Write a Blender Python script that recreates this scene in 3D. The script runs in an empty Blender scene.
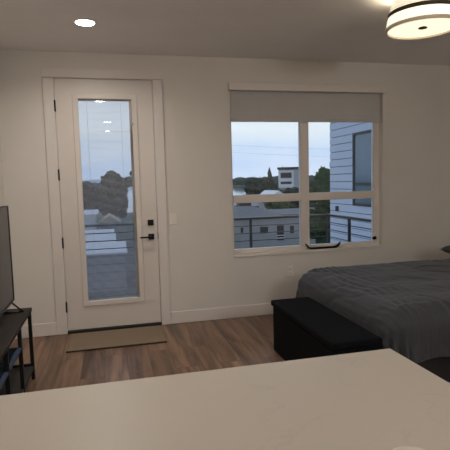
import bpy, bmesh, math, random
from mathutils import Vector, Matrix, noise
S = bpy.context.scene
C = S.collection
PI = math.pi
rnd = random.Random(7)

# ------------------------------------------------------------------ materials
def new_mat(name):
    m = bpy.data.materials.new(name); m.use_nodes = True
    nt = m.node_tree
    return m, nt, nt.nodes['Principled BSDF']

def mat(name, col, rough=.6, metal=0, var=.0, scale=8, bump=0, bscale=60, spec=.5, stretch=None):
    """Principled with a little procedural noise in the colour and an optional bump."""
    m, nt, b = new_mat(name)
    b.inputs['Roughness'].default_value = rough
    b.inputs['Metallic'].default_value = metal
    b.inputs['Specular IOR Level'].default_value = spec
    tc = nt.nodes.new('ShaderNodeTexCoord'); mp = nt.nodes.new('ShaderNodeMapping')
    if stretch: mp.inputs['Scale'].default_value = stretch
    nt.links.new(tc.outputs['Object'], mp.inputs['Vector'])
    n = nt.nodes.new('ShaderNodeTexNoise'); n.inputs['Scale'].default_value = scale; n.inputs['Detail'].default_value = 3
    nt.links.new(mp.outputs['Vector'], n.inputs['Vector'])
    r = nt.nodes.new('ShaderNodeValToRGB')
    lo = [max(0, c * (1 - var)) for c in col]; hi = [min(1, c * (1 + var)) for c in col]
    r.color_ramp.elements[0].position = .3; r.color_ramp.elements[1].position = .7
    r.color_ramp.elements[0].color = (*lo, 1); r.color_ramp.elements[1].color = (*hi, 1)
    nt.links.new(n.outputs['Fac'], r.inputs['Fac']); nt.links.new(r.outputs['Color'], b.inputs['Base Color'])
    if bump:
        n2 = nt.nodes.new('ShaderNodeTexNoise'); n2.inputs['Scale'].default_value = bscale; n2.inputs['Detail'].default_value = 4
        nt.links.new(mp.outputs['Vector'], n2.inputs['Vector'])
        bp = nt.nodes.new('ShaderNodeBump'); bp.inputs['Strength'].default_value = bump; bp.inputs['Distance'].default_value = .01
        nt.links.new(n2.outputs['Fac'], bp.inputs['Height']); nt.links.new(bp.outputs['Normal'], b.inputs['Normal'])
    return m

def emit(name, col, s):
    m, nt, b = new_mat(name)
    b.inputs['Base Color'].default_value = (.8, .8, .78, 1)
    b.inputs['Emission Color'].default_value = (*col, 1); b.inputs['Emission Strength'].default_value = s
    return m

def glass_mat(name, tint=(.95, .97, .98), ior=1.5):
    m, nt, b = new_mat(name); nt.nodes.remove(b)
    out = nt.nodes['Material Output']
    f = nt.nodes.new('ShaderNodeFresnel'); f.inputs['IOR'].default_value = ior
    t = nt.nodes.new('ShaderNodeBsdfTransparent'); t.inputs['Color'].default_value = (*tint, 1)
    g = nt.nodes.new('ShaderNodeBsdfGlossy'); g.inputs['Roughness'].default_value = 0
    mx = nt.nodes.new('ShaderNodeMixShader')
    nt.links.new(f.outputs['Fac'], mx.inputs['Fac']); nt.links.new(t.outputs['BSDF'], mx.inputs[1]); nt.links.new(g.outputs['BSDF'], mx.inputs[2])
    nt.links.new(mx.outputs['Shader'], out.inputs['Surface'])
    return m

def floor_mat():
    m, nt, b = new_mat('plank_floor'); L = nt.links.new
    tc = nt.nodes.new('ShaderNodeTexCoord'); mp = nt.nodes.new('ShaderNodeMapping')
    mp.inputs['Rotation'].default_value = (0, 0, PI / 2)
    L(tc.outputs['Object'], mp.inputs['Vector'])
    br = nt.nodes.new('ShaderNodeTexBrick')
    br.inputs['Scale'].default_value = 1; br.inputs['Brick Width'].default_value = 1.2; br.inputs['Row Height'].default_value = .18
    br.inputs['Mortar Size'].default_value = .0018; br.offset = .37
    br.inputs['Color1'].default_value = (.0, .0, .0, 1); br.inputs['Color2'].default_value = (1, 1, 1, 1); br.inputs['Mortar'].default_value = (.5, .5, .5, 1)
    L(mp.outputs['Vector'], br.inputs['Vector'])
    mp2 = nt.nodes.new('ShaderNodeMapping'); mp2.inputs['Scale'].default_value = (16, 1.3, 1)
    L(tc.outputs['Object'], mp2.inputs['Vector'])
    add = nt.nodes.new('ShaderNodeVectorMath'); add.operation = 'MULTIPLY_ADD'
    L(br.outputs['Color'], add.inputs[0]); add.inputs[1].default_value = (7, 13, 3); L(mp2.outputs['Vector'], add.inputs[2])
    n = nt.nodes.new('ShaderNodeTexNoise'); n.inputs['Scale'].default_value = 1.0; n.inputs['Detail'].default_value = 5; n.inputs['Distortion'].default_value = .6
    L(add.outputs['Vector'], n.inputs['Vector'])
    r = nt.nodes.new('ShaderNodeValToRGB')
    e = r.color_ramp.elements
    e[0].position = .3; e[0].color = (.075, .040, .024, 1); e[1].position = .72; e[1].color = (.33, .19, .115, 1)
    L(n.outputs['Fac'], r.inputs['Fac'])
    # per-plank tone
    tone = nt.nodes.new('ShaderNodeMapRange'); tone.inputs['To Min'].default_value = .72; tone.inputs['To Max'].default_value = 1.2
    sep = nt.nodes.new('ShaderNodeSeparateColor'); L(br.outputs['Color'], sep.inputs['Color']); L(sep.outputs['Red'], tone.inputs['Value'])
    mul = nt.nodes.new('ShaderNodeMix'); mul.data_type = 'RGBA'; mul.blend_type = 'MULTIPLY'; mul.inputs['Factor'].default_value = 1
    L(r.outputs['Color'], mul.inputs['A'])
    comb = nt.nodes.new('ShaderNodeCombineColor')
    for k in ('Red', 'Green', 'Blue'): L(tone.outputs['Result'], comb.inputs[k])
    L(comb.outputs['Color'], mul.inputs['B'])
    mo = nt.nodes.new('ShaderNodeMix'); mo.data_type = 'RGBA'; L(br.outputs['Fac'], mo.inputs['Factor'])
    L(mul.outputs['Result'], mo.inputs['A']); mo.inputs['B'].default_value = (.05, .03, .022, 1)
    L(mo.outputs['Result'], b.inputs['Base Color'])
    b.inputs['Roughness'].default_value = .33
    return m

def quartz_mat():
    m, nt, b = new_mat('white_quartz'); L = nt.links.new
    tc = nt.nodes.new('ShaderNodeTexCoord')
    n = nt.nodes.new('ShaderNodeTexNoise'); n.inputs['Scale'].default_value = 2.2; n.inputs['Detail'].default_value = 6; n.inputs['Distortion'].default_value = 1.2
    L(tc.outputs['Object'], n.inputs['Vector'])
    r = nt.nodes.new('ShaderNodeValToRGB'); e = r.color_ramp.elements
    base = (.40, .357, .305, 1); vein = (.345, .308, .265, 1)
    e[0].position = .485; e[0].color = base; e[1].position = .5; e[1].color = vein
    x = e.new(.512); x.color = base
    L(n.outputs['Fac'], r.inputs['Fac'])
    n2 = nt.nodes.new('ShaderNodeTexNoise'); n2.inputs['Scale'].default_value = 3.1
    L(tc.outputs['Object'], n2.inputs['Vector'])
    mr = nt.nodes.new('ShaderNodeMapRange'); mr.inputs['From Min'].default_value = .5; mr.inputs['From Max'].default_value = .7
    L(n2.outputs['Fac'], mr.inputs['Value'])
    mx = nt.nodes.new('ShaderNodeMix'); mx.data_type = 'RGBA'; mx.inputs['A'].default_value = base
    L(mr.outputs['Result'], mx.inputs['Factor']); L(r.outputs['Color'], mx.inputs['B'])
    L(mx.outputs['Result'], b.inputs['Base Color'])
    b.inputs['Roughness'].default_value = .38; b.inputs['Specular IOR Level'].default_value = .25
    return m

def comforter_mat():
    m, nt, b = new_mat('charcoal_comforter'); L = nt.links.new
    tc = nt.nodes.new('ShaderNodeTexCoord')
    w = nt.nodes.new('ShaderNodeTexWave'); w.bands_direction = 'X'; w.inputs['Scale'].default_value = 9; w.inputs['Distortion'].default_value = 2.5
    L(tc.outputs['UV'], w.inputs['Vector'])
    r = nt.nodes.new('ShaderNodeValToRGB'); e = r.color_ramp.elements
    e[0].color = (.030, .033, .040, 1); e[1].color = (.036, .039, .046, 1)
    L(w.outputs['Fac'], r.inputs['Fac']); L(r.outputs['Color'], b.inputs['Base Color'])
    bp = nt.nodes.new('ShaderNodeBump'); bp.inputs['Strength'].default_value = .12; bp.inputs['Distance'].default_value = .003
    L(w.outputs['Fac'], bp.inputs['Height']); L(bp.outputs['Normal'], b.inputs['Normal'])
    b.inputs['Roughness'].default_value = .75
    b.inputs['Sheen Weight'].default_value = .12
    return m

def leaf_mat(name, c1, c2, scale=1.2):
    m = mat(name, c1, .9, 0, 0, scale, .8, scale * 2.5, .1)
    for n in m.node_tree.nodes:
        if n.type == 'VALTORGB':
            n.color_ramp.elements[0].color = (*c1, 1); n.color_ramp.elements[1].color = (*c2, 1)
    return m

M = {}
M['wall'] = mat('wall_paint', (.70, .665, .62), .7, 0, .015, 3, .08, 220)
M['ceiling'] = mat('ceiling_paint', (.87, .855, .84), .85, 0, .02, 3, .15, 160)
M['floor'] = floor_mat()
M['trim'] = mat('trim_paint', (.72, .67, .63), .4, 0, .01, 4)
M['door'] = mat('door_paint', (.70, .645, .60), .38, 0, .01, 4)
M['vinyl'] = mat('window_vinyl', (.72, .665, .62), .4, 0, .01, 4)
M['black_metal'] = mat('black_metal', (.012, .012, .013), .4, .6, .1, 20)
M['steel_black'] = mat('console_steel', (.010, .010, .011), .5, .3, .1, 20)
M['rubber'] = mat('threshold_rubber', (.01, .01, .01), .7)
M['glass'] = glass_mat('window_glass')
M['door_glass'] = glass_mat('door_glass', (.95, .96, .97))
M['blind'] = mat('blind_slat', (.74, .80, .92), .5)
M['shade'] = mat('shade_cloth', (.53, .52, .515), .9, 0, .03, 3, .1, 300)
M['mat_fiber'] = mat('mat_fiber', (.25, .185, .125), .95, 0, .15, 120, .5, 250)
M['mat_edge'] = mat('mat_border', (.035, .025, .02), .9)
M['quartz'] = quartz_mat()
M['cabinet'] = mat('cabinet_paint', (.25, .24, .23), .5, 0, .02, 4)
M['comforter'] = comforter_mat()
M['sham'] = mat('charcoal_sham', (.055, .056, .060), .85, 0, .15, 20, .3, 60)
M['white_linen'] = mat('white_linen', (.75, .73, .70), .9, 0, .03, 20, .2, 80)
M['bed_base'] = mat('bed_base', (.012, .012, .013), .8, 0, .1, 20)
M['ottoman'] = mat('ottoman_fabric', (.006, .0065, .008), .95, 0, .2, 60, .3, 300, .1)
M['plate'] = mat('plate_plastic', (.78, .74, .68), .35)
M['dish'] = mat('dish_glaze', (.52, .47, .41), .3)
M['tv_screen'] = mat('tv_screen', (.012, .012, .013), .22, 0, .05, 5)
M['tv_black'] = mat('tv_plastic', (.012, .012, .012), .45)
M['dark_wood'] = mat('console_wood', (.026, .021, .019), .6, 0, .35, 3, 0, 60, .2, (10, 1, 10))
M['shelf_wood'] = mat('shelf_wood', (.030, .030, .031), .55, 0, .3, 3, 0, 60, .3, (10, 1, 10))
M['navy'] = mat('navy_cloth', (.030, .055, .100), .9, 0, .2, 30, .4, 200)
M['can_trim'] = mat('light_trim', (.8, .78, .74), .5)
M['can_lens'] = emit('downlight_lens', (1, .93, .82), 30)
M['lamp_diffuser'] = emit('lamp_diffuser', (1.0, .90, .66), 1.08)
M['lamp_fabric'] = emit('lamp_fabric', (1.0, .92, .74), .98)
M['lamp_upper'] = emit('lamp_upper_band', (1.0, .86, .62), .55)
M['globe'] = emit('fill_lamp_glow', (1, .95, .90), 82)  # glow of the fill lamp added behind the camera
M['lamp_rim'] = mat('lamp_rim', (.80, .70, .54), .5, 0, .03, 10)
M['bronze'] = mat('lamp_bronze', (.06, .045, .03), .4, .6, .1, 20)
# outside
M['rail'] = mat('railing_metal', (.012, .013, .016), .35, 0, .1, 10)
M['concrete'] = mat('balcony_concrete', (.48, .49, .51), .9, 0, .08, 5)
M['siding'] = mat('pale_siding', (.42, .475, .58), .7, 0, .03, 2)
M['dark_gap'] = mat('siding_gap', (.07, .085, .11), .9)
M['frame_dark'] = mat('dark_window_frame', (.014, .016, .02), .5)
M['pane_dark'] = mat('outdoor_pane', (.10, .15, .19), .12, 0, .05, 1)
M['shingle'] = mat('grey_shingle', (.10, .108, .122), .9, 0, .15, 3, .3, 20)
M['grey_siding'] = mat('grey_siding', (.25, .255, .265), .85, 0, .08, 1)
M['window_black'] = mat('house_window', (.02, .022, .028), .25)
M['white_paint'] = mat('white_house_paint', (.62, .64, .68), .8, 0, .06, 1)
M['pale_roof'] = mat('pale_roof', (.56, .59, .64), .6, 0, .06, .4)
M['tan_roof'] = mat('tan_roof', (.40, .35, .28), .9, 0, .08, 1)
M['mid_grey'] = mat('grey_render', (.30, .32, .35), .8, 0, .05, 1)
M['ground'] = mat('ground_earth', (.085, .095, .085), .95, 0, .5, .03)
M['hill'] = mat('hill_haze_blue', (.42, .50, .62), 1, 0, .1, .004)  # distance haze is put into the hill colour as pale blue
M['forest'] = leaf_mat('far_forest', (.020, .038, .036), (.045, .07, .06), .1)
M['leaf_dark'] = leaf_mat('dark_leaves', (.010, .022, .020), (.030, .050, .040), 1.0)
M['leaf_green'] = leaf_mat('green_leaves', (.012, .030, .016), (.05, .085, .04), 1.4)
M['leaf_pale'] = leaf_mat('grey_green_leaves', (.03, .04, .04), (.07, .08, .075), 1.0)
M['bark'] = mat('bark', (.05, .04, .03), .95, 0, .2, 6)
m, nt, b = new_mat('river_water')
b.inputs['Base Color'].default_value = (.05, .07, .08, 1); b.inputs['Roughness'].default_value = .06; b.inputs['IOR'].default_value = 1.9
n = nt.nodes.new('ShaderNodeTexNoise'); n.inputs['Scale'].default_value = .15; n.inputs['Detail'].default_value = 4
tc = nt.nodes.new('ShaderNodeTexCoord'); nt.links.new(tc.outputs['Object'], n.inputs['Vector'])
bp = nt.nodes.new('ShaderNodeBump'); bp.inputs['Strength'].default_value = .02; bp.inputs['Distance'].default_value = .2
nt.links.new(n.outputs['Fac'], bp.inputs['Height']); nt.links.new(bp.outputs['Normal'], b.inputs['Normal'])
M['water'] = m

# ------------------------------------------------------------------ mesh helpers
def box(bm, x0, x1, y0, y1, z0, z1, bev=0, seg=2):
    vs = [bm.verts.new((x, y, z)) for x in (x0, x1) for y in (y0, y1) for z in (z0, z1)]
    fs = [(0, 1, 3, 2), (4, 6, 7, 5), (0, 4, 5, 1), (2, 3, 7, 6), (0, 2, 6, 4), (1, 5, 7, 3)]
    faces = [bm.faces.new([vs[i] for i in f]) for f in fs]
    if bev:
        es = list({e for f in faces for e in f.edges})
        bmesh.ops.bevel(bm, geom=es, offset=bev, segments=seg, profile=.5, affect='EDGES')

def tube(bm, p0, p1, r, n=10, r1=None, cap=True):
    p0 = Vector(p0); p1 = Vector(p1); d = (p1 - p0).normalized()
    a = d.orthogonal().normalized(); b2 = d.cross(a)
    r1 = r if r1 is None else r1
    A = []; B = []
    for i in range(n):
        t = 2 * PI * i / n; o = a * math.cos(t) + b2 * math.sin(t)
        A.append(bm.verts.new(p0 + o * r)); B.append(bm.verts.new(p1 + o * r1))
    for i in range(n):
        j = (i + 1) % n; bm.faces.new((A[i], A[j], B[j], B[i]))
    if cap: bm.faces.new(A[::-1]); bm.faces.new(B)

def lathe(bm, prof, n=64, c=(0, 0)):
    """prof: (r, z) points; revolved round the z axis at c."""
    rings = []
    for r, z in prof:
        if r < 1e-6: rings.append([bm.verts.new((c[0], c[1], z))])
        else: rings.append([bm.verts.new((c[0] + r * math.cos(2 * PI * i / n), c[1] + r * math.sin(2 * PI * i / n), z)) for i in range(n)])
    for a, b2 in zip(rings, rings[1:]):
        for i in range(n):
            j = (i + 1) % n
            if len(a) == 1 and len(b2) > 1: bm.faces.new((a[0], b2[i], b2[j]))
            elif len(b2) == 1 and len(a) > 1: bm.faces.new((a[i], a[j], b2[0]))
            elif len(a) > 1: bm.faces.new((a[i], a[j], b2[j], b2[i]))

def prism(bm, poly, axis, a, b2):
    """Extrude a 2-D polygon along axis ('x','y','z') from a to b2."""
    def P(p, t):
        return {'x': (t, p[0], p[1]), 'y': (p[0], t, p[1]), 'z': (p[0], p[1], t)}[axis]
    A = [bm.verts.new(P(p, a)) for p in poly]; B = [bm.verts.new(P(p, b2)) for p in poly]
    k = len(poly)
    bm.faces.new(A); bm.faces.new(B[::-1])
    for i in range(k):
        j = (i + 1) % k; bm.faces.new((A[i], B[i], B[j], A[j]))

def obj(name, bm, material, parent=None, smooth=False):
    bmesh.ops.recalc_face_normals(bm, faces=bm.faces[:])
    me = bpy.data.meshes.new(name); bm.to_mesh(me); bm.free()
    me.materials.append(M[material] if isinstance(material, str) else material)
    if smooth:
        for p in me.polygons: p.use_smooth = True
    o = bpy.data.objects.new(name, me); C.objects.link(o)
    if parent: o.parent = parent; o.matrix_parent_inverse = parent.matrix_world.inverted() if False else Matrix.Translation(-parent.location)
    return o

def bxo(name, material, parent, *dims, bev=0):
    bm = bmesh.new(); box(bm, *dims, bev=bev)
    return obj(name, bm, material, parent)

def thing(name, label, cat, loc=(0, 0, 0), group=None, kind=None):
    o = bpy.data.objects.new(name, None); C.objects.link(o); o.location = loc; o.empty_display_size = .1
    o['label'] = label; o['category'] = cat
    if group: o['group'] = group
    if kind: o['kind'] = kind
    return o

def tag(o, label, cat, group=None, kind=None):
    o['label'] = label; o['category'] = cat
    if group: o['group'] = group
    if kind: o['kind'] = kind
    return o

def struct(name, label, cat, bm, material):
    o = obj(name, bm, material); return tag(o, label, cat, None, 'structure')

# ------------------------------------------------------------------ room shell
XL, XR, YB, H = -.50, 4.42, -7.6, 2.71
T = .16
bm = bmesh.new(); box(bm, XL - T, XR + T, YB - T, T, -.2, 0)
struct('floor', 'brown wood plank floor of the room', 'floor', bm, 'floor')
bm = bmesh.new(); box(bm, XL - T, XR + T, YB - T, T, H, H + .2)
struct('ceiling', 'plain off white ceiling with recessed lights', 'ceiling', bm, 'ceiling')
DX0, DX1, DZ = -.022, .936, 2.486
WX0, WX1, WZ0, WZ1 = 1.704, 3.467, .676, 2.40
bm = bmesh.new()
box(bm, XL - T, DX0, 0, T, 0, H); box(bm, DX0, DX1, 0, T, DZ, H); box(bm, DX1, WX0, 0, T, 0, H)
box(bm, WX0, WX1, 0, T, 0, WZ0); box(bm, WX0, WX1, 0, T, WZ1, H); box(bm, WX1, XR + T, 0, T, 0, H)
struct('wall_north', 'off white wall holding the glazed door and the window', 'wall', bm, 'wall')
bm = bmesh.new(); box(bm, XL - T, XL, YB, 0, 0, H)
struct('wall_west', 'off white wall behind the television', 'wall', bm, 'wall')
bm = bmesh.new(); box(bm, XR, XR + T, YB, 0, 0, H)
struct('wall_east', 'off white wall at the head of the bed', 'wall', bm, 'wall')
bm = bmesh.new(); box(bm, XL - T, XR + T, YB - T, YB, 0, H)
struct('wall_south', 'off white wall behind the camera', 'wall', bm, 'wall')
def baseboard(name, label, *d):
    bm = bmesh.new(); box(bm, *d, bev=.003, seg=1); struct(name, label, 'baseboard', bm, 'trim')
bm = bmesh.new()
box(bm, XL, -.104, -.016, 0, 0, .125, bev=.003, seg=1); box(bm, 1.016, XR, -.016, 0, 0, .125, bev=.003, seg=1)
struct('baseboard_north', 'white baseboard on both sides of the glazed door', 'baseboard', bm, 'trim')
baseboard('baseboard_west', 'white baseboard behind the television console', XL, XL + .016, YB, -.016, 0, .125)
baseboard('baseboard_east', 'white baseboard behind the bed head', XR - .016, XR, YB, -.016, 0, .125)

# ------------------------------------------------------------------ door
d = thing('door_1', 'white exterior door with a tall glass lite and black hardware', 'door', (.457, .0, 0), None, 'structure')
bm = bmesh.new()
box(bm, -.103, -.006, -.018, 0, 0, 2.46, bev=.002, seg=1); box(bm, .920, 1.014, -.018, 0, 0, 2.46, bev=.002, seg=1)
box(bm, -.103, 1.014, -.0185, 0, 2.47, 2.555, bev=.002, seg=1)
obj('casing', bm, 'trim', d)
bm = bmesh.new()
box(bm, DX0, -.004, -.004, T, 0, DZ); box(bm, .918, DX1, -.004, T, 0, DZ); box(bm, -.004, .918, -.004, T, 2.468, DZ)
obj('jamb', bm, 'trim', d)
GX0, GX1, GZ0, GZ1 = .203, .711, .305, 2.279
bm = bmesh.new()
box(bm, 0, GX0, .006, .05, .028, 2.464); box(bm, GX1, .914, .006, .05, .028, 2.464)
box(bm, GX0, GX1, .006, .05, .028, GZ0); box(bm, GX0, GX1, .006, .05, GZ1, 2.464)
slab = obj('door_panel', bm, 'door', d)
def lite_frame(y0, y1):
    bm = bmesh.new(); b_ = .006
    box(bm, .154, GX0 + .004, y0, y1, .256, 2.328, bev=b_); box(bm, GX1 - .004, .760, y0, y1, .256, 2.328, bev=b_)
    box(bm, GX0 - .003, GX1 + .003, y0 + .0004, y1, .2564, GZ0 + .004, bev=b_); box(bm, GX0 - .003, GX1 + .003, y0 + .0004, y1, GZ1 - .004, 2.3276, bev=b_)
    return bm
obj('lite_frame', lite_frame(-.010, .016), 'door', d)
bxo('pane', 'door_glass', d, GX0, GX1, .016, .019, GZ0, GZ1)
bxo('pane', 'door_glass', d, GX0, GX1, .043, .046, GZ0, GZ1)
# integral blind, slats open
bm = bmesh.new()
z = GZ0 + .012; TILT = math.radians(4); w = .0155
while z < GZ1 - .02:
    c, s = math.cos(TILT) * w / 2, math.sin(TILT) * w / 2
    t = .0004
    P = [(.031 - c, z - s), (.031, z + .0022), (.031 + c, z + s), (.031 + c, z + s + t), (.031, z + .0022 + t), (.031 - c, z - s + t)]
    prism(bm, P, 'x', GX0 + .004, GX1 - .03)
    z += .0112
obj('blind_slats', bm, 'blind', d)
bm = bmesh.new(); box(bm, GX0, GX1, .022, .041, GZ1 - .016, GZ1)
box(bm, GX1 - .028, GX1, .0215, .041, GZ0, GZ1 - .016)
obj('blind_track', bm, 'door', d)
for x in (.285, .605):
    bm = bmesh.new(); tube(bm, (x, .0225, GZ0), (x, .0225, GZ1 - .016), .001, 6); obj('blind_cord', bm, 'shade', d)
bxo('blind_slider', 'shade', d, .706, .725, -.018, -.008, 2.03, 2.05, bev=.003)
for z in (2.206, 1.557, .901, .267):
    bm = bmesh.new(); tube(bm, (-.005, -.010, z - .05), (-.005, -.010, z + .05), .010, 14)
    tube(bm, (-.005, -.010, z - .057), (-.005, -.010, z + .057), .006, 10)
    obj('hinge', bm, 'black_metal', d, True)
bm = bmesh.new(); box(bm, .818, .876, -.014, .006, 1.032, 1.090, bev=.003); tube(bm, (.847, -.022, 1.061), (.847, -.014, 1.061), .018, 24)
box(bm, .843, .851, -.040, -.022, 1.043, 1.079, bev=.002)
obj('deadbolt', bm, 'black_metal', d)
bm = bmesh.new(); box(bm, .819, .877, -.014, .006, .889, .947, bev=.003); tube(bm, (.848, -.05, .918), (.848, -.014, .918), .012, 20)
box(bm, .735, .858, -.062, -.046, .910, .926, bev=.003)
obj('door_handle', bm, 'black_metal', d)
bxo('strike_plate', 'black_metal', d, .916, .922, -.006, .01, .89, .955)
bxo('threshold', 'rubber', d, DX0 + .018, DX1 - .018, -.03, .10, 0, .026, bev=.004)

# ------------------------------------------------------------------ window
w_ = thing('window_1', 'wide white framed window with four panes under a roller shade', 'window', (2.586, .08, WZ0), None, 'structure')
YF0, YF1 = .075, .125
bm = bmesh.new()
box(bm, WX0, WX0 + .03, YF0, YF1, WZ0, WZ1); box(bm, 3.400, WX1, YF0, YF1, WZ0, WZ1)
box(bm, WX0 + .03, 3.400, YF0, YF1, WZ0, .722); box(bm, WX0 + .03, 3.400, YF0, YF1, WZ1 - .04, WZ1)
obj('window_frame', bm, 'vinyl', w_)
bxo('mullion', 'vinyl', w_, 2.503, 2.600, YF0 - .012, YF1, .722, WZ1 - .04, bev=.003)
bxo('meeting_rail', 'vinyl', w_, WX0 + .03, 2.503, YF0 - .008, YF1, 1.219, 1.304, bev=.003)
bxo('meeting_rail', 'vinyl', w_, 2.600, 3.400, YF0 - .008, YF1, 1.219, 1.304, bev=.003)
for x0, x1 in ((WX0 + .03, 2.503), (2.6, 3.4)):
    for z0, z1 in ((.722, 1.219), (1.304, WZ1 - .04)):
        bxo('pane', 'glass', w_, x0, x1, .098, .101, z0, z1)
bm = bmesh.new(); box(bm, 3.378, 3.425, .048, .075, .742, .772, bev=.006); tube(bm, (3.40, .05, .772), (3.40, .05, .782), .012, 14)
obj('sash_lock', bm, 'black_metal', w_)
bxo('window_sill', 'trim', w_, WX0, WX1, -.012, YF0, WZ0 - .028, WZ0 + .003, bev=.004)

# roller shade
r = thing('roller_shade', 'grey roller shade drawn partly down over the window', 'shade', (2.58, .0, 2.45))
bm = bmesh.new(); box(bm, 1.686, 3.474, -.055, 0, 2.380, 2.457, bev=.004)
obj('cassette', bm, 'trim', r)
bm = bmesh.new(); box(bm, 1.722, 3.452, .044, .0455, 2.095, 2.40)
obj('shade_cloth', bm, 'shade', r)
bm = bmesh.new(); box(bm, 1.720, 3.456, .038, .052, 2.070, 2.098, bev=.004)
obj('hem_bar', bm, 'shade', r)

# shallow black tray on the sill
bm = bmesh.new()
N = 26
top = []; rows = []
for i in range(N + 1):
    u = -1 + 2 * i / N
    zc = .052 * abs(u) ** 9; x = 2.752 + u * .205; hw = .026 * math.sqrt(max(.02, 1 - .85 * u * u)) + .003
    rows.append([bm.verts.new((x, .042 - hw, WZ0 + .010 + zc + .010)), bm.verts.new((x, .042 - hw * .5, WZ0 + .004 + zc)), bm.verts.new((x, .042 + hw * .5, WZ0 + .004 + zc)), bm.verts.new((x, .042 + hw, WZ0 + .010 + zc + .010))])
for a, b2 in zip(rows, rows[1:]):
    for k in range(3): bm.faces.new((a[k], b2[k], b2[k + 1], a[k + 1]))
tray = obj('tray', bm, 'black_metal'); sm = tray.modifiers.new('thick', 'SOLIDIFY'); sm.thickness = .006; sm.offset = 1
tag(tray, 'long shallow black tray with upturned ends on the window sill', 'tray')

# switch and outlet
p = thing('light_switch', 'white light switch on the wall to the right of the door', 'switch', (1.076, 0, 1.087))
bxo('cover_plate', 'plate', p, 1.040, 1.112, -.006, 0, 1.029, 1.145, bev=.003)
bxo('rocker', 'plate', p, 1.060, 1.092, -.010, -.004, 1.054, 1.120, bev=.002)
p = thing('wall_outlet', 'white power outlet low on the wall under the window', 'outlet', (2.337, 0, .46))
bxo('cover_plate', 'plate', p, 2.301, 2.373, -.006, 0, .402, .518, bev=.003)
for zz in (.437, .483):
    s_ = bxo('socket', 'plate', p, 2.320, 2.354, -.009, -.004, zz - .017, zz + .017, bev=.003)
    bm = bmesh.new(); box(bm, 2.328, 2.331, -.0098, -.0085, zz - .005, zz + .007); box(bm, 2.343, 2.346, -.0098, -.0085, zz - .005, zz + .007)
    sl = obj('slot', bm, 'rubber'); sl.parent = s_; sl.matrix_parent_inverse = s_.matrix_world.inverted()
    sl.location = (0, 0, 0)
    sl.matrix_parent_inverse = Matrix.Identity(4); 

# doormat
p = thing('doormat', 'flat tan doormat lying in front of the glazed door', 'mat', (.46, -.3, 0))
bxo('mat_body', 'mat_fiber', p, .03, .90, -.56, -.05, 0, .010, bev=.003)
bm = bmesh.new(); box(bm, .022, .905, -.575, -.558, 0, .011, bev=.002, seg=1)
obj('border', bm, 'mat_edge', p)

# ------------------------------------------------------------------ kitchen peninsula
o = bmesh.new(); box(o, XL + .002, 1.30, -4.45, -3.513, .88, .91, bev=.003)
tag(obj('worktop', o, 'quartz'), 'pale stone worktop filling the foreground', 'worktop')
p = thing('base_cabinet', 'dark grey base cabinet under the pale stone worktop', 'cabinet', (.4, -4.0, 0))
bxo('body', 'cabinet', p, XL + .002, 1.26, -4.40, -3.85, .1, .88)
bxo('plinth', 'bed_base', p, XL + .002, 1.22, -4.34, -3.9, 0, .1)
for k in range(3):
    x0 = XL + .01 + k * .585
    dr = bxo('door_front', 'cabinet', p, x0, x0 + .575, -4.42, -4.40, .12, .87, bev=.002)

PLX, PLY = .978, -4.093
bm = bmesh.new(); lathe(bm, [(0, .911), (.026, .911), (.030, .913), (.044, .929), (.046, .932), (.043, .9325), (.029, .918), (0, .916)], 56, (PLX, PLY))
tag(obj('dish', bm, 'dish', None, True), 'small cream round dish on the pale stone worktop', 'dish')

# ------------------------------------------------------------------ television console
YC0, YC1 = -2.345, -1.075
XB, XF = XL + .022, -.155
p = thing('tv_console', 'black steel and dark wood console table along the left wall', 'console', (-.32, -1.71, 0))
bxo('tabletop', 'dark_wood', p, XB, -.150, YC0 - .01, YC1 + .005, .522, .550, bev=.003)
post_y = [-1.083, -1.50, -1.92, -2.335]
for y in post_y:
    for x in (XF - .013, XB + .013):
        bxo('leg', 'steel_black', p, x - .012, x + .012, y - .012, y + .012, .0, .522)
bm = bmesh.new()
for x in (XF - .013, XB + .013): box(bm, x - .008, x + .008, post_y[-1], post_y[0], .080, .098)
for y in (post_y[0], post_y[-1]): box(bm, XB + .013, XF - .013, y - .008, y + .008, .080, .122); box(bm, XB + .013, XF - .013, y - .008, y + .008, .50, .521)
obj('lower_rail', bm, 'steel_black', p)
bxo('lower_shelf', 'shelf_wood', p, XB + .004, XF - .004, YC0 + .012, YC1 - .018, .098, .106)
bxo('middle_shelf', 'navy', p, XB + .004, XF - .004, YC0 + .012, -1.502, .374, .390)['label'] = 'navy blue middle shelf'
for x in (XF - .013,):
    bxo('corner_bracket', 'can_trim', p, x - .006, x + .006, -1.118, -1.106, .500, .521)
bx_ = thing('storage_box', 'navy blue storage box on the lower shelf of the console', 'box', (-.33, -2.13, .11))
bxo('body', 'navy', bx_, -.44, -.19, -2.30, -1.945, .111, .235, bev=.008)
bxo('lid', 'navy', bx_, -.443, -.186, -2.304, -1.941, .236, .262, bev=.006)

# television, its screen facing the room
TX = -.25
p = thing('television', 'flat screen television standing on the dark console', 'television', (TX - .03, -1.77, .55))
ty0, ty1, tz0, tz1 = -2.38, -1.17, .640, 1.323
bm = bmesh.new(); box(bm, TX - .030, TX - .004, ty0, ty1, tz0, tz1, bev=.004)
box(bm, TX - .058, TX - .028, ty0 + .2, ty1 - .2, tz0 + .06, tz0 + .40, bev=.012)
obj('housing', bm, 'tv_black', p)
bxo('screen', 'tv_screen', p, TX - .0045, TX, ty0 + .007, ty1 - .007, tz0 + .012, tz1 - .007)
bm = bmesh.new()
box(bm, TX - .005, TX + .004, ty0, ty1, tz0, tz0 + .013); box(bm, TX - .005, TX + .004, ty0, ty1, tz1 - .008, tz1)
box(bm, TX - .005, TX + .004, ty0, ty0 + .008, tz0 + .013, tz1 - .008); box(bm, TX - .005, TX + .004, ty1 - .008, ty1, tz0 + .013, tz1 - .008)
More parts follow.
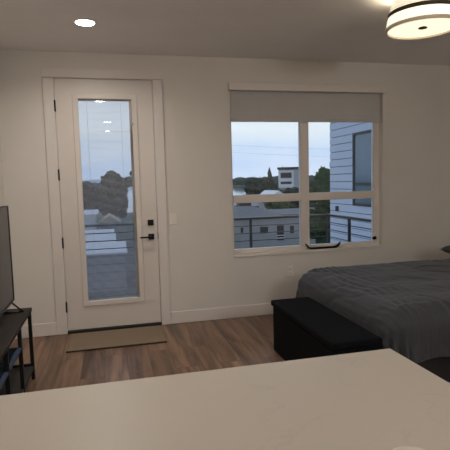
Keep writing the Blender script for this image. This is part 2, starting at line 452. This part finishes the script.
obj('bezel', bm, 'tv_black', p)
for y in (-1.23, -2.32):
    bm = bmesh.new()
    tube(bm, (TX - .018, y, .645), (TX + .056, y + .035, .556), .0065, 10)
    tube(bm, (TX - .018, y, .645), (TX - .10, y + .035, .556), .0065, 10)
    tube(bm, (TX - .11, y + .035, .5565), (TX + .064, y + .035, .5565), .0065, 10)
    obj('foot', bm, 'tv_black', p, True)

# ------------------------------------------------------------------ bed
p = thing('bed', 'low double bed under a charcoal comforter against the far wall', 'bed', (3.2, -1.33, 0))
bed_x0, bed_x1, bed_y0, bed_y1 = 2.312, 4.36, -2.045, -.70
bxo('bed_base', 'bed_base', p, bed_x0 + .05, bed_x1, bed_y0 - .06, bed_y1 - .03, .03, .30, bev=.01)
for x in (bed_x0 + .12, bed_x1 - .1):
    for y in (bed_y0 + .12, bed_y1 - .12): bxo('leg', 'bed_base', p, x - .03, x + .03, y - .03, y + .03, 0, .03)
bxo('mattress', 'white_linen', p, bed_x0 + .02, bed_x1, bed_y0 + .02, bed_y1 - .02, .30, .56, bev=.05)
# comforter: a draped sheet on a grid of plan coordinates
cf = bmesh.new(); uvl = cf.loops.layers.uv.new('UVMap')
L = .44; RR = .16; ZT = .605
nx, ny = 210, 170
ax0, ax1 = bed_x0 - L, bed_x1 - .02
ay0, ay1 = bed_y0 - L, bed_y1 + L
grid = []; uvs = []
def bump_h(a, b2):
    f = noise.fractal(Vector((a * 1.1, b2 * 2.3, 3.1)), 1, 2, 4)
    g = noise.noise(Vector((a * 7 + 2 * f, b2 * 1.6, 9.2)))
    e1 = noise.noise(Vector((a * 3.3 + b2 * 1.7, b2 * 3.1 - a, 5.5)))
    crease = max(0, 1 - abs(e1) * 9) * (.5 + noise.noise(Vector((a * 2, b2 * 2, 1))))
    edge = math.exp(-((a - bed_x0 - .02) / .28) ** 2)
    ridge = edge * math.sin(a * 95 + 6 * noise.noise(Vector((a * 2.5, b2 * 2.2, 7)))) * (.55 + noise.noise(Vector((a * 5, b2 * 3, 8))))
    return .012 * f + .005 * g - .010 * max(0, crease) + .0045 * ridge
for i in range(nx + 1):
    row = []; ur = []
    for j in range(ny + 1):
        a = ax0 + (ax1 - ax0) * i / nx; b2 = ay0 + (ay1 - ay0) * j / ny
        cx = max(a, bed_x0); cy = min(max(b2, bed_y0), bed_y1)
        dx, dy = a - cx, b2 - cy; dd = math.hypot(dx, dy)
        h = bump_h(a, b2)
        if dd < 1e-6:
            sag = -.018 * (max(0, 1 - (a - bed_x0) / .35) ** 2)
            row.append((a, b2, ZT + h * 1.3 + sag))
        else:
            n1, n2 = dx / dd, dy / dd
            dd2 = min(dd, L + .10 * (dd > L))
            ang = min(dd2 / RR, PI / 2)
            ho = RR * math.sin(ang); dr = RR * (1 - math.cos(ang))
            rest = max(0, dd2 - RR * PI / 2)
            dr += rest * .97; ho += rest * .07
            corner = min(1, 4 * abs(n1 * n2))
            th = math.atan2(n2, n1)
            along = (b2 if abs(n1) > abs(n2) else a)
            fold = math.sin(along * 17 + 3 * noise.noise(Vector((a * 2, b2 * 2, 0)))) * (1 - corner) + 1.6 * corner * math.sin(th * 16)
            ho += fold * .022 * min(1, rest / .18) + h * .8
            lim = ZT - .245 + .02 * math.sin(along * 5)
            dr = min(dr, lim)
            sag = -.018 if dx < 0 and abs(dy) < 1e-6 else -.018 * abs(n1)
            row.append((cx + n1 * ho, cy + n2 * ho, ZT + sag + h * .9 - dr))
        ur.append((a, b2))
    grid.append([cf.verts.new(v) for v in row]); uvs.append(ur)
for i in range(nx):
    for j in range(ny):
        f = cf.faces.new((grid[i][j], grid[i + 1][j], grid[i + 1][j + 1], grid[i][j + 1]))
        for lp, (q, s2) in zip(f.loops, ((i, j), (i + 1, j), (i + 1, j + 1), (i, j + 1))): lp[uvl].uv = uvs[q][s2]
cfo = obj('comforter', cf, 'comforter', p, True)
sm = cfo.modifiers.new('thick', 'SOLIDIFY'); sm.thickness = .018; sm.offset = -1
def pillow(name, label, x, y, z, lx, ly, hz, material, rot=(0, 0, 0), group=None):
    bm = bmesh.new(); n = 20; tops = []; bots = []
    for i in range(n + 1):
        a = -1 + 2 * i / n; rt = []; rb = []
        for j in range(n + 1):
            b3 = -1 + 2 * j / n
            prof = ((1 - a ** 4) * (1 - b3 ** 4)) ** .5
            px = a * lx / 2 * (1 - .06 * b3 * b3 * 0 - .05 * (1 - abs(b3)) * abs(a) ** 3); py = b3 * ly / 2 * (1 - .05 * (1 - abs(a)) * abs(b3) ** 3)
            wv = .006 * noise.noise(Vector((a * 4 + x, b3 * 4, z)))
            rt.append(bm.verts.new((px, py, prof * hz / 2 + wv + .003))); rb.append(bm.verts.new((px, py, -prof * hz / 2 - .003)) )
        tops.append(rt); bots.append(rb)
    for i in range(n):
        for j in range(n):
            bm.faces.new((tops[i][j], tops[i + 1][j], tops[i + 1][j + 1], tops[i][j + 1]))
            bm.faces.new((bots[i][j], bots[i][j + 1], bots[i + 1][j + 1], bots[i + 1][j]))
    for k in range(n):
        for A, B in ((tops[0], bots[0]), (tops[n], bots[n])): bm.faces.new((A[k], A[k + 1], B[k + 1], B[k]))
        for q in (0, n): bm.faces.new((tops[k][q], tops[k + 1][q], bots[k + 1][q], bots[k][q]))
    o = obj(name, bm, material, None, True); o.location = (x, y, z); o.rotation_euler = rot
    return tag(o, label, 'pillow', group)
pillow('pillow', 'charcoal pillow lying flat on the far side of the bed', 4.03, -.86, .690, .48, .62, .11, 'sham')
pillow('pillow', 'charcoal pillow lying flat on the near side of the bed', 4.03, -1.62, .690, .48, .66, .11, 'sham')
pillow('pillow', 'white pillow leaning behind the charcoal pillows at the bed head', 4.365, -.83, .82, .40, .60, .10, 'white_linen', (0, math.radians(-82), 0))

# ottoman at the foot of the bed
p = thing('storage_ottoman', 'long black fabric storage ottoman at the foot of the bed', 'ottoman', (1.94, -1.6, 0))
bm = bmesh.new(); box(bm, 1.760, 2.085, -2.19, -1.062, .004, .39, bev=.012, seg=3); obj('body', bm, 'ottoman', p)
bm = bmesh.new(); box(bm, 1.746, 2.097, -2.202, -1.05, .392, .440, bev=.012, seg=3); obj('lid', bm, 'ottoman', p)

# ------------------------------------------------------------------ lights of the room and an added fill lamp
def downlight(x, y, label, power):
    t = thing('recessed_downlight', label, 'ceiling light', (x, y, H))
    bm = bmesh.new(); lathe(bm, [(.073, H - .004), (.092, H - .004), (.096, H), (.073, H)], 48, (x, y)); obj('trim_ring', bm, 'can_trim', t)
    bm = bmesh.new(); lathe(bm, [(0, H - .0035), (.072, H - .0035), (.072, H - .001), (0, H - .001)], 48, (x, y)); obj('lens', bm, 'can_lens', t)
    ld = bpy.data.lights.new('downlight', 'AREA'); ld.shape = 'DISK'; ld.size = .13; ld.energy = power; ld.color = (1, .93, .84); ld.spread = math.radians(150)
    lo = bpy.data.objects.new('downlight_lamp', ld); C.objects.link(lo); lo.location = (x, y, H - .006)
downlight(.336, -.866, 'round recessed downlight in the ceiling in front of the door', 7.5)
downlight(.388, -2.673, 'round recessed downlight in the ceiling above the console', 13)
downlight(.50, -5.13, 'round recessed downlight in the ceiling just behind the camera', 2)
downlight(.50, -6.78, 'round recessed downlight in the ceiling near the back wall', 12)

GX, GY, GZ = 2.6, -5.7, 2.12  # fill lamp added out of view to brighten ceiling and walls
p = thing('added_fill_lamp', 'round opal fill lamp added unseen behind the camera', 'fill lamp', (GX, GY, H))
bm = bmesh.new(); lathe(bm, [(0, H), (.06, H), (.06, H - .02), (0, H - .02)], 40, (GX, GY)); obj('canopy', bm, 'can_trim', p)
bm = bmesh.new(); tube(bm, (GX, GY, GZ + .14), (GX, GY, H - .02), .004, 8); obj('cord', bm, 'rubber', p)
bm = bmesh.new(); lathe(bm, [(0, GZ + .15)] + [(.15 * math.sin(PI * k / 16), GZ + .15 * math.cos(PI * k / 16)) for k in range(1, 16)] + [(0, GZ - .15)], 40, (GX, GY)); obj('globe', bm, 'globe', p, True)
LC = (2.585, -1.895); R0 = .243
p = thing('drum_ceiling_lamp', 'lit two tier drum ceiling lamp with cream shade and dark band', 'ceiling lamp', (LC[0], LC[1], H))
bm = bmesh.new(); lathe(bm, [(0, H), (.10, H), (.10, H - .03), (.02, H - .035), (.02, 2.475), (0, 2.475)], 40, LC); obj('canopy', bm, 'lamp_rim', p)
bm = bmesh.new(); lathe(bm, [(R0 - .020, 2.560), (R0 - .046, 2.650), (R0 - .050, 2.650), (R0 - .024, 2.560)], 72, LC); obj('upper_band', bm, 'lamp_upper', p, False)
bm = bmesh.new(); lathe(bm, [(R0 - .003, 2.466), (R0 - .016, 2.538), (R0 - .020, 2.538), (R0 - .007, 2.466)], 72, LC); obj('shade', bm, 'lamp_fabric', p, False)
bm = bmesh.new(); lathe(bm, [(R0 - .024, 2.536), (R0 - .012, 2.536), (R0 - .014, 2.562), (R0 - .024, 2.562), (R0 - .024, 2.536)], 72, LC); obj('dark_band', bm, 'bronze', p)
bm = bmesh.new(); lathe(bm, [(R0 - .014, 2.449), (R0, 2.449), (R0 - .001, 2.470), (R0 - .014, 2.470), (R0 - .014, 2.449)], 72, LC); obj('rim', bm, 'lamp_rim', p)
bm = bmesh.new(); lathe(bm, [(0, 2.464), (.08, 2.464), (.16, 2.464), (R0 - .015, 2.463), (R0 - .015, 2.467), (0, 2.468)], 72, LC); obj('diffuser', bm, 'lamp_diffuser', p, True)
bm = bmesh.new(); lathe(bm, [(0, 2.453), (.022, 2.454), (.031, 2.457), (.026, 2.463), (0, 2.464)], 24, LC); obj('finial', bm, 'bronze', p, True)
ld = bpy.data.lights.new('lamp_bulbs', 'POINT'); ld.energy = 21; ld.color = (1, .82, .58); ld.shadow_soft_size = .05
lo = bpy.data.objects.new('lamp_bulb', ld); C.objects.link(lo); lo.location = (LC[0] + .13, LC[1], 2.55)

# ------------------------------------------------------------------ balcony
ZD = -.12
bm = bmesh.new(); box(bm, -.9, 3.62, T, 1.62, ZD - .2, ZD)
struct('balcony_floor', 'grey balcony slab outside the glazed door', 'balcony', bm, 'concrete')
p = thing('balcony_railing', 'black metal balcony railing with horizontal bars', 'railing', (1.5, 1.55, ZD))
Y0 = 1.53; X0 = 3.535
bm = bmesh.new(); box(bm, -.88, X0 + .025, Y0 - .025, Y0 + .025, .915, .945); box(bm, X0 - .025, X0 + .025, T, Y0 - .025, .915, .945)
obj('top_rail', bm, 'rail', p)
for k in range(9):
    z = .826 - k * .104
    if z < ZD + .05: break
    bm = bmesh.new(); box(bm, -.88, X0, Y0 - .005, Y0 + .005, z - .0055, z + .0055); box(bm, X0 - .005, X0 + .005, T, Y0, z - .0055, z + .0055)
    obj('bar', bm, 'rail', p)
for x, y in ((-.86, Y0), (1.18, Y0), (2.357, Y0), (X0, Y0), (X0, .90)):
    bxo('post', 'rail', p, x - .016, x + .016, y - .016, y + .016, ZD, .915)

# ------------------------------------------------------------------ outside world
ZG = -7.6
bm = bmesh.new()
box(bm, -4000, 4000, 2.5, 6000, ZG - .5, ZG)
struct('ground', 'dark ground far below the balcony', 'ground', bm, 'ground')
bm = bmesh.new()
poly = [(5.8, 150), (9.5, 148), (40, 205), (86.5, 297), (150, 480), (240, 830), (205, 800), (165, 640), (125, 700), (105, 1000), (115, 1800), (64, 1800), (22.5, 600), (11.5, 300)]
prism(bm, poly, 'z', ZG - .2, ZG + .05)
tag(obj('river', bm, 'water'), 'bright water of a river beyond the houses', 'river', None, 'stuff')
# hills: ridge strip
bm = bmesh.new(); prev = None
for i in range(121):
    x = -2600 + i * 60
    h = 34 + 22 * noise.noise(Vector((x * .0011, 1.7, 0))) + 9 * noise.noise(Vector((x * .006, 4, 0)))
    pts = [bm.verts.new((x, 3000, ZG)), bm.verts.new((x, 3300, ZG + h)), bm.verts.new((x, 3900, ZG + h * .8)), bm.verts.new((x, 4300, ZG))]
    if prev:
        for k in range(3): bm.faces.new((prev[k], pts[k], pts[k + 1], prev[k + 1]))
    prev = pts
struct('hills', 'hills on the horizon tinted pale blue for haze', 'hills', bm, 'hill')
# far tree line
bm = bmesh.new(); rr = random.Random(3)
for i in range(260):
    y = rr.uniform(520, 760); x = (rr.uniform(-.16, .66)) * y
    if .02 < x / y < .30: continue
    s = rr.uniform(6, 11)
    v = bmesh.ops.create_icosphere(bm, subdivisions=2, radius=1)['verts']
    hgt = rr.uniform(6, 10.5)
    for q in v:
        k = 1 + .25 * noise.noise(q.co * 2 + Vector((i, 0, 0)))
        q.co = Vector((x + q.co.x * s * k, y + q.co.y * s * k, ZG + 3 + q.co.z * hgt * k))
for i in range(190):
    y = rr.uniform(980, 1350); x = rr.uniform(.15, .46) * y; s = rr.uniform(10, 20)
    v = bmesh.ops.create_icosphere(bm, subdivisions=2, radius=1)['verts']
    hgt = rr.uniform(9, 17)
    for q in v:
        k = 1 + .25 * noise.noise(q.co * 2 + Vector((i, 5, 0)))
        q.co = Vector((x + q.co.x * s * k, y + q.co.y * s * k, ZG + 3 + q.co.z * hgt * k))
tag(obj('distant_woodland', bm, 'forest', None, True), 'dark distant woodland under the horizon', 'woodland', None, 'stuff')

def tree(name, label, x, y, top, wd, material, seed, group=None, conifer=False, base=ZG, lo=.34):
    rr = random.Random(seed)
    t = thing(name, label, 'tree', (x, y, base), group)
    bm = bmesh.new(); h = top - base
    tube(bm, (x, y, base), (x, y, base + h * .6), .03 * h, 10, .012 * h); obj('trunk', bm, 'bark', t)
    bm = bmesh.new()
    if conifer:
        n = 7
        for i in range(n):
            z0 = base + h * (.12 + .8 * i / n); z1 = z0 + h * .26; rad = wd / 2 * (1 - .86 * i / n)
            k = 14; ring = [bm.verts.new((x + rad * (1 + .2 * rr.uniform(-1, 1)) * math.cos(2 * PI * q / k), y + rad * (1 + .2 * rr.uniform(-1, 1)) * math.sin(2 * PI * q / k), z0 + rr.uniform(-.03, .03) * h)) for q in range(k)]
            tip = bm.verts.new((x, y, min(z1, top)))
            for q in range(k): bm.faces.new((ring[q], ring[(q + 1) % k], tip))
            bm.faces.new(ring[::-1])
    else:
        n = 30
        for i in range(n):
            a = rr.uniform(0, 2 * PI); rad = wd / 2 * math.sqrt(rr.random()) * .72
            zc = base + h * rr.uniform(lo, max(lo + .05, .84))
            if i == 0: rad = 0; zc = top - wd * .26
            s = wd * rr.uniform(.13, .24)
            if zc + s * .95 > top: zc = top - s * .95
            v = bmesh.ops.create_icosphere(bm, subdivisions=(4 if y < 60 or x < 10 else 3), radius=1)['verts']
            off = Vector((seed * 1.7, i * 3.1, 0))
            for q in v:
                f = 1 + .36 * noise.noise(q.co * 2.3 + off) + .24 * noise.noise(q.co * 6 + off) + .12 * noise.noise(q.co * 14 + off)
                q.co = Vector((x + rad * math.cos(a) + q.co.x * s * f, y + rad * math.sin(a) + q.co.y * s * f, zc + q.co.z * s * .95 * f))
    if not conifer:
        pts_ = [q.co.copy() for q in bm.verts]; ls = wd * (.028 if y < 60 or x < 10 else .05)
        for i in range(2600 if y < 60 or x < 10 else 500):
            c0 = rr.choice(pts_) + Vector([rr.gauss(0, ls * .8) for _ in range(3)])
            if c0.z > top: continue
            d1 = Vector([rr.gauss(0, 1) for _ in range(3)]).normalized() * ls; d2 = d1.cross(Vector([rr.gauss(0, 1) for _ in range(3)])).normalized() * ls * .6
            bm.faces.new([bm.verts.new(c0 + q) for q in (-d1, d2, d1, -d2)])
    obj('crown', bm, material, t, not conifer)
    return t

# pale clad house wing to the right
BX = 6.5
p = thing('clad_building', 'pale blue grey clad building beside the balcony', 'building', (8.5, 4, ZG))
yf = 7.50; yn = .6
bm = bmesh.new(); box(bm, BX + .03, BX + 5, yn, yf - .03, ZG, 5.0); obj('core', bm, 'dark_gap', p)
WY0, WY1, WZb, WZt = 4.55, 6.14, .82, 2.52
bm = bmesh.new(); z = ZG + .03
# courses start where the photo's joints run
z = 2.78 - .2 * 52
while z < 5.0:
    z1 = z + .184
    box(bm, BX, BX + .029, yn, WY0 - .06, z, z1); box(bm, BX, BX + .029, WY1 + .06, yf, z, z1)
    for a, b2 in ((z, min(z1, WZb - .06)), (max(z, WZt + .06), z1)):
        if b2 - a > .004: box(bm, BX, BX + .029, WY0 - .06, WY1 + .06, a, b2)
    box(bm, BX + .03, BX + 5, yf - .029, yf, z, z1)
    z += .2
obj('cladding', bm, 'siding', p)
bm = bmesh.new()
box(bm, BX - .02, BX + .03, WY0 - .06, WY0, WZb - .06, WZt + .06); box(bm, BX - .02, BX + .03, WY1, WY1 + .06, WZb - .06, WZt + .06)
box(bm, BX - .02, BX + .03, WY0, WY1, WZt, WZt + .06); box(bm, BX - .02, BX + .03, WY0, WY1, WZb - .06, WZb); box(bm, BX - .01, BX + .03, WY0, WY1, 1.28, 1.34)
wf = obj('window', bm, 'frame_dark', p)
bm = bmesh.new(); box(bm, BX + .012, BX + .026, WY0, WY1, WZb, 1.28); box(bm, BX + .012, BX + .026, WY0, WY1, 1.34, WZt)
pn = obj('pane', bm, 'pane_dark'); pn.parent = wf; pn.matrix_parent_inverse = Matrix.Identity(4)
pn.location = (0, 0, 0)
bxo('outdoor_fitting', 'frame_dark', p, BX - .07, BX, 6.99, 7.07, .57, .71, bev=.01)

# grey single-storey house across the way
p = thing('grey_house', 'low grey house with shingle roof seen through the railing', 'house', (20, 58, ZG))
HX0, HX1, HY = 10, 33, 55
bm = bmesh.new(); box(bm, HX0, HX1, HY, HY + 12, ZG, -3.3); obj('wall', bm, 'grey_siding', p)
bm = bmesh.new()
e = [(HX0 - .5, HY - .6, -3.25), (22.8, HY - .6, -3.25), (22.8, HY + 12.5, -3.25), (HX0 - .5, HY + 12.5, -3.25)]
rg = [(HX0 + 3, HY + 6, -2.1), (20.6, HY + 6, -2.1)]
V = [bm.verts.new(v) for v in e + rg]
for f in ((0, 1, 5, 4), (2, 3, 4, 5), (1, 2, 5), (3, 0, 4), (3, 2, 1, 0)): bm.faces.new([V[k] for k in f])
obj('roof', bm, 'shingle', p)
bxo('flat_roof', 'shingle', p, 22.8, HX1 + .3, HY - .4, HY + 12, -3.3, -3.1)
for x0, x1, z0, z1, nm in ((19.67, 20.77, -5.5, -4.65, 'window'), (22.05, 23.0, -6.57, -4.56, 'window'), (23.9, 24.45, -5.7, -4.7, 'window'), (17.0, 17.35, -5.3, -4.6, 'window'), (28.0, 29.2, -5.6, -4.6, 'window')):
    bxo(nm, 'window_black', p, x0, x1, HY - .04, HY + .02, z0, z1)
bxo('window_trim', 'white_paint', p, 22.0, 23.05, HY - .06, HY - .03, -5.95, -5.85); bxo('window_trim', 'white_paint', p, 22.0, 23.05, HY - .06, HY - .03, -6.3, -6.2)
bxo('chimney', 'frame_dark', p, 18.7, 20.4, HY + 6.2, HY + 8, -2.7, -1.15)

def house(label, x0, x1, y0, y1, eave, ridge, wallm, roofm, axis='x', wins=2):
    t = thing('house', label, 'house', ((x0 + x1) / 2, y0, ZG))
    bm = bmesh.new(); box(bm, x0, x1, y0, y1, ZG, eave); obj('wall', bm, wallm, t)
    bm = bmesh.new()
    if axis == 'x':
        c = (y0 + y1) / 2; prism(bm, [(y0 - .4, eave), (y1 + .4, eave), (c, ridge)], 'x', x0 - .4, x1 + .4)
    else:
        c = (x0 + x1) / 2; prism(bm, [(x0 - .4, eave), (x1 + .4, eave), (c, ridge)], 'y', y0 - .4, y1 + .4)
    obj('roof', bm, roofm, t)
    for k in range(wins):
        wx = x0 + (x1 - x0) * (.3 + .4 * k); bxo('window', 'window_black', t, wx - .45, wx + .45, y0 - .03, y0 + .02, eave - 2.2, eave - .9)
    return t
house('white gabled house behind the grey shingle roof', 27.8, 31.4, 75, 82, -1.9, -.35, 'white_paint', 'pale_roof', 'y')
house('white house with low pale roof left of the gabled white house', 21.2, 22.6, 74, 80, -1.75, -1.5, 'white_paint', 'pale_roof', 'x')
house('small white house between the dark chimney and the gabled white house', 24.9, 26.2, 76, 82, -2.1, -1.7, 'white_paint', 'pale_roof', 'x')
# three storey block on the slope
p = thing('balcony_block', 'grey block with two deep open storeys above the trees', 'building', (57, 140, ZG))
bm = bmesh.new(); box(bm, 53.9, 59.0, 142, 150, ZG, 5.0); box(bm, 58.6, 60.4, 140, 150, ZG, 5.3); obj('wall', bm, 'mid_grey', p)
bxo('roof_slab', 'frame_dark', p, 53.4, 60.8, 139.5, 150.4, 5.0, 5.6)
for z0, z1 in ((3.9, 4.6), (1.0, 2.0), (-1.0, .1)): bxo('balcony_front', 'pale_roof', p, 53.7, 58.7, 140, 142, z0, z1)
for x in (53.7, 58.0): bxo('pier', 'pale_roof', p, x, x + .7, 140.1, 142, -1.0, 4.6)
for z0, z1 in ((2.2, 3.8), (.2, .95)): bxo('window', 'window_black', p, 54.3, 58.1, 141.95, 142.02, z0, z1)

p.rotation_euler.z = math.radians(-20)

# white roofed sheds seen through the door
def shed(label, x0, x1, y0, y1, z0, z1):
    t = thing('shed', label, 'shed', ((x0 + x1) / 2, y0, ZG))
    bm = bmesh.new(); box(bm, x0 + .2, x1 - .2, y0 + .2, y1 - .2, ZG, z0 - .1); obj('wall', bm, 'grey_siding', t)
    bm = bmesh.new(); prism(bm, [(y0, z0 - .12), (y0, z0), (y1, z1), (y1, z1 - .12)], 'x', x0, x1); obj('roof', bm, 'pale_roof', t)
shed('nearest pale roofed shed below the balcony', -9, 1.75, 36.3, 41, -4.3, -3.9)
shed('middle pale roofed shed below the balcony', -9, .95, 43.0, 48, -4.2, -3.8)
shed('farthest pale roofed shed below the balcony', -9, .85, 50.5, 54.5, -4.1, -3.9)
house('white box shaped house left of the tan roofed house', -5.5, -1.6, 64, 70, -2.6, -2.1, 'white_paint', 'pale_roof', 'x', 0)
house('tan roofed house behind the pale sheds', -.8, 1.5, 62, 68, -3.7, -2.75, 'grey_siding', 'tan_roof', 'y', 0)

# trees
dk, gr, pl = 'leaf_dark', 'leaf_green', 'leaf_pale'
tree('tree', 'large dark tree rising behind the pale sheds through the door glass', 0.9, 80, 4.3, 5.0, dk, 11)
tree('tree', 'slender tree with a small high crown at the right edge of the door glass', 4.2, 72, 3.9, 3.0, dk, 12, None, False, ZG, .80)
tree('tree', 'lower dark tree left of the large tree in the door glass', -4.6, 100, 2.6, 6.0, dk, 13)
tree('tree', 'lowest dark tree at the left edge of the door glass', -11.6, 112, 2.3, 7.0, dk, 14)
tree('tree', 'green tree between the grey roof and the window mullion', 28.6, 71.5, -1.3, 5.0, gr, 21)
tree('tree', 'bushy green tree filling the left of the right window pane', 17.0, 30, 2.5, 2.9, gr, 31)
tree('tree', 'tall green tree touching the corner of the clad building', 20.6, 34, 3.9, 3.8, gr, 32)
grp = 'dark trees of the river bank'
for k, (x, y, tp, wd) in enumerate(((36.6, 112, 1.2, 5), (44.0, 133, 2.4, 6), (51, 129, -1.4, 6), (48.8, 150, 3.2, 6), (55.5, 156, 3.2, 6), (43, 118, .2, 5.5), (52, 122, -.6, 5.5), (38.5, 99, -1.6, 5), (45, 102, -1.6, 5), (48, 110, -1.4, 5), (42, 90, -2.8, 5), (59, 128, -1.2, 6), (54.5, 113, -1.9, 5.5), (48.5, 96, -2.9, 5), (36, 88, -3, 4.6))):
    tree('bank_tree', 'dark round tree of the river bank beyond the grey house', x, y, tp, wd, dk, 40 + k, grp)
tree('conifer', 'left of the two pointed conifers against the sky', 58.8, 164, 6.6, 6.0, dk, 61, None, True)
tree('conifer', 'right of the two pointed conifers against the sky', 64.9, 166, 6.9, 6.0, dk, 62, None, True)

# overhead wires
p = thing('overhead_wires', 'thin overhead wires strung across the sky', 'wires', (4, 40, ZG))
for x in (-22, 8.5, 25.5):
    bm = bmesh.new(); tube(bm, (x, 40, ZG), (x, 40, 7.4 - (x + 22) * .03), .14, 10, .1); obj('pole', bm, 'bark', p)
def wire(xa, za, xb, zb, sag):
    bm = bmesh.new(); n = 16; q = None
    for i in range(n + 1):
        t = i / n; v = (xa + (xb - xa) * t, 40, za + (zb - za) * t - sag * 4 * t * (1 - t))
        if q: tube(bm, q, v, .007, 5, None, False)
        q = v
    obj('wire', bm, 'mid_grey', p)
wire(-22, 7.2, 8.5, 6.2, .25); wire(8.5, 5.2, 25.5, 4.4, .12); wire(8.5, 4.55, 25.5, 3.6, .12)

# ------------------------------------------------------------------ sky
W = bpy.data.worlds.new('dusk_sky'); S.world = W; W.use_nodes = True
nt = W.node_tree; bg = nt.nodes['Background']; L_ = nt.links.new
tc = nt.nodes.new('ShaderNodeTexCoord'); sx = nt.nodes.new('ShaderNodeSeparateXYZ'); L_(tc.outputs['Generated'], sx.inputs['Vector'])
mp = nt.nodes.new('ShaderNodeMapping'); mp.inputs['Scale'].default_value = (1.6, 1.6, 9); L_(tc.outputs['Generated'], mp.inputs['Vector'])
n = nt.nodes.new('ShaderNodeTexNoise'); n.inputs['Scale'].default_value = 2.2; n.inputs['Detail'].default_value = 5; L_(mp.outputs['Vector'], n.inputs['Vector'])
r = nt.nodes.new('ShaderNodeValToRGB'); e = r.color_ramp.elements
e[0].position = 0; e[0].color = (.50, .62, .82, 1)
e[1].position = 1; e[1].color = (.46, .58, .78, 1)
for pos, col in ((.03, (.45, .575, .79, 1)), (.065, (.49, .61, .79, 1)), (.105, (.66, .73, .79, 1)), (.2, (.66, .72, .80, 1)), (.5, (.50, .62, .82, 1))):
    q = e.new(pos); q.color = col
L_(sx.outputs['Z'], r.inputs['Fac'])
mr = nt.nodes.new('ShaderNodeMapRange'); mr.inputs['From Min'].default_value = .42; mr.inputs['From Max'].default_value = .72; mr.inputs['To Max'].default_value = .5
L_(n.outputs['Fac'], mr.inputs['Value'])
mx = nt.nodes.new('ShaderNodeMix'); mx.data_type = 'RGBA'; L_(mr.outputs['Result'], mx.inputs['Factor'])
L_(r.outputs['Color'], mx.inputs['A']); mx.inputs['B'].default_value = (.72, .75, .78, 1)
L_(mx.outputs['Result'], bg.inputs['Color']); bg.inputs['Strength'].default_value = 1.32

# ------------------------------------------------------------------ camera
yaw, pitch, roll = .23705, -.09083, -.02662
F = 475.0
cy, sy, cp, sp = math.cos(yaw), math.sin(yaw), math.cos(pitch), math.sin(pitch)
fw = Vector((sy * cp, cy * cp, sp)); rt = Vector((cy, -sy, 0)); up = rt.cross(fw)
r2 = rt * math.cos(roll) + up * math.sin(roll); u2 = up * math.cos(roll) - rt * math.sin(roll)
cd = bpy.data.cameras.new('camera'); co = bpy.data.objects.new('camera', cd); C.objects.link(co)
cd.sensor_fit = 'HORIZONTAL'; cd.sensor_width = 36; cd.lens = F / 450 * 36; cd.clip_start = .02; cd.clip_end = 9000
mw = Matrix((r2, u2, -fw)).transposed().to_4x4(); mw.translation = (.45469, -4.82037, 1.45099)
co.matrix_world = mw
S.camera = co
S.view_settings.view_transform = 'Standard'; S.view_settings.look = 'None'; S.view_settings.gamma = 1; S.view_settings.use_curve_mapping = False
S.view_settings.exposure = 0
